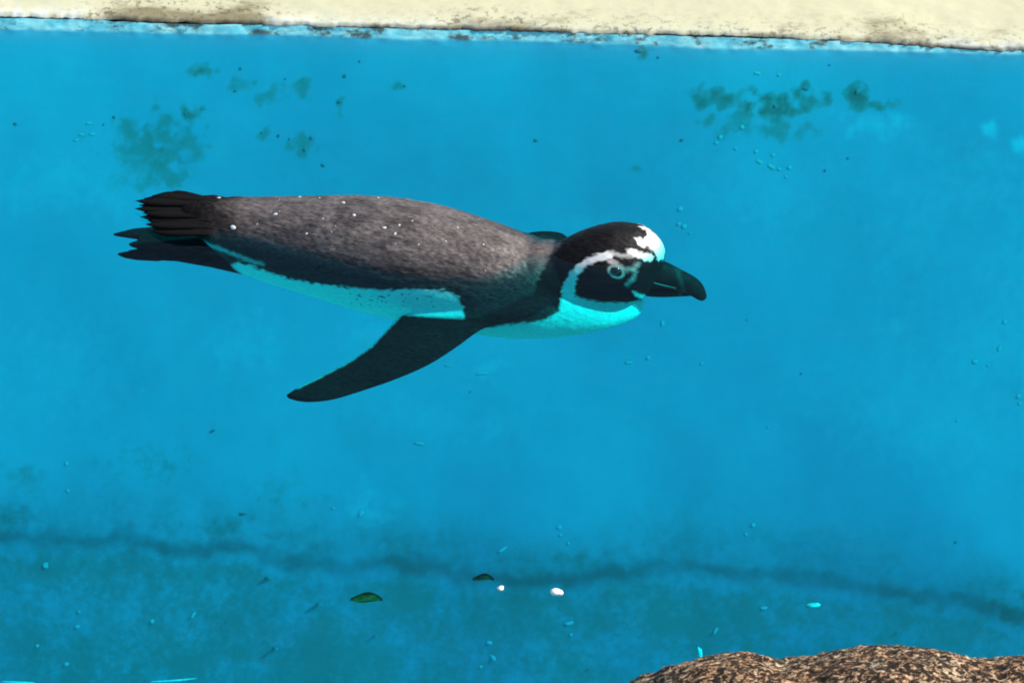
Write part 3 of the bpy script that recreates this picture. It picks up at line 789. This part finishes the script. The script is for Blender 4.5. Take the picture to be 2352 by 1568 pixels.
single('white_chip', 1277, 1359, 10, 1.5, -20, MAT_WHITE, 'bright white chip floating alone over the dark algae line', 'chip', .6, .001)
single('white_chip', 1150, 1350, 7, 1.1, 20, MAT_WHITE, 'small white chip floating just right of the dark drifting leaf', 'chip', .6, .001)
single('pale_flake', 1866, 1389, 7, 2.3, 8, MAT_BIT, 'long pale flake floating above the left end of the boulder top', 'flake', .4, -.05)
single('feather', 1608, 1500, 5, 4.0, 95, MAT_BIT, 'narrow pale feather floating upright beside the left slope of the boulder', 'feather', .3, -.05)
single('foam_streak', 395, 1562, 3, 17, 6, MAT_BIT2, 'long pale foam streak at the bottom edge left of the middle', 'foam', .3, -.05)
single('foam_streak', 40, 1566, 3, 13, -3, MAT_BIT2, 'pale foam streak in the bottom left corner of the pool', 'foam', .3, -.05)

# leaves lying in the water
def leaf(px, py, ln, wd, rz, colr, label):
    t = NT('leaf'); f = t.noise(160, 4)
    mat = t.base(t.mix(t.ramp(f, .35, .65), colr, tuple(c * .45 for c in colr)), .6, .4)
    bm = bmesh.new(); N = 14; rr = []
    for i in range(N + 1):
        u = i / N; w = wd * S * math.sin(math.pi * min(1, u * .97 + .02)) ** .8
        x = (u - .5) * ln * S * 2
        rr.append([bm.verts.new((x, w * s_, .003 * abs(s_) - .002 * math.cos(u * 5))) for s_ in (-1, -.5, 0, .5, 1)])
    for i in range(N):
        for j in range(4): bm.faces.new((rr[i][j], rr[i + 1][j], rr[i + 1][j + 1], rr[i][j + 1]))
    g = bmesh.ops.solidify(bm, geom=bm.faces[:], thickness=.0008)
    m = bpy.data.meshes.new('leaf'); bm.to_mesh(m); bm.free(); m.materials.append(mat); m.shade_smooth()
    return put('leaf', m, at_z(px, py, -.16), math.radians(rz), label, 'leaf')
leaf(842, 1378, 36, 17, -4, (.20, .21, .04), 'olive brown leaf lying in the water below the left part of the algae line')
leaf(1110, 1331, 24, 11, -6, (.12, .10, .04), 'small dark leaf drifting on the algae line beside a white chip')

# dark specks stuck to the painted side and floor
sp_me = []
for k in range(4):
    m = chip_mesh('algae_speck', 1, 1, .35, k + 20, 1); m.materials.append(MAT_SPECK); sp_me.append(m)
Q = wnor.to_track_quat('Z', 'X').to_euler()
def specks(lst, label, group):
    for i, (px, py, r, st) in enumerate(lst):
        lb = label + ', ' + place_words(lst, i)
        p = touch(px, py)
        o = put('algae_speck', rnd.choice(sp_me), p + wnor * .0002, 0, lb, 'speck', group)
        o.rotation_euler = (wnor.to_track_quat('Z', 'X').to_matrix() @ Matrix.Rotation(rnd.uniform(-.8, .8), 3, 'Z')).to_euler(); o.scale = (r * S * .75, r * S * st * .75, r * S * .2)
specks([(35, 285, 6, 1.4), (262, 270, 5, 1.4), (238, 287, 4, 1), (552, 158, 6, 1.2), (780, 235, 5, 2), (792, 175, 6, 1.2), (742, 380, 6, 1.5), (930, 198, 5, .8), (700, 345, 6, 1), (640, 312, 6, 1), (715, 318, 6, 1.2), (665, 320, 4, 1),
        (425, 262, 5, 1), (540, 210, 5, 1.2), (600, 305, 4, 1), (655, 182, 4, 1), (826, 142, 4, 1)], 'small dark speck above the penguin back', 'dark specks at the upper left')
specks([(1230, 323, 6, 1.5), (1512, 132, 5, 1), (1468, 118, 8, 2), (1566, 322, 5, 1.4), (1850, 205, 6, 2), (1948, 364, 4, 1.2), (1895, 392, 5, 1), (1780, 245, 8, 1), (1968, 212, 9, .8), (1905, 150, 4, 1.3)], 'small dark speck on the upper right pool side', 'dark specks at the upper right')
specks([(558, 1180, 6, 2.4), (488, 990, 5, 2.4), (1840, 858, 4, 1), (2195, 1245, 5, 1), (1080, 900, 3, 1), (1715, 735, 3, 1)], 'small dark speck below the penguin', 'dark specks low on the pool side')
def floor_specks(lst, label, group):
    for i, (px, py, r, st) in enumerate(lst):
        lb = label + ', ' + place_words(lst, i)
        p = touch(px, py)
        o = put('algae_speck', rnd.choice(sp_me), p, rnd.uniform(0, 3), lb, 'speck', group); o.scale = (r * S, r * S * st, r * S * .5)
floor_specks([(632, 1487, 8, 1.2), (862, 1458, 6, 1), (735, 1385, 7, 1.6), (617, 1325, 8, 1), (2060, 1452, 4, 1), (1352, 1535, 5, 1), (520, 1428, 4, 1)], 'small dark speck near the bottom edge', 'dark specks near the bottom')
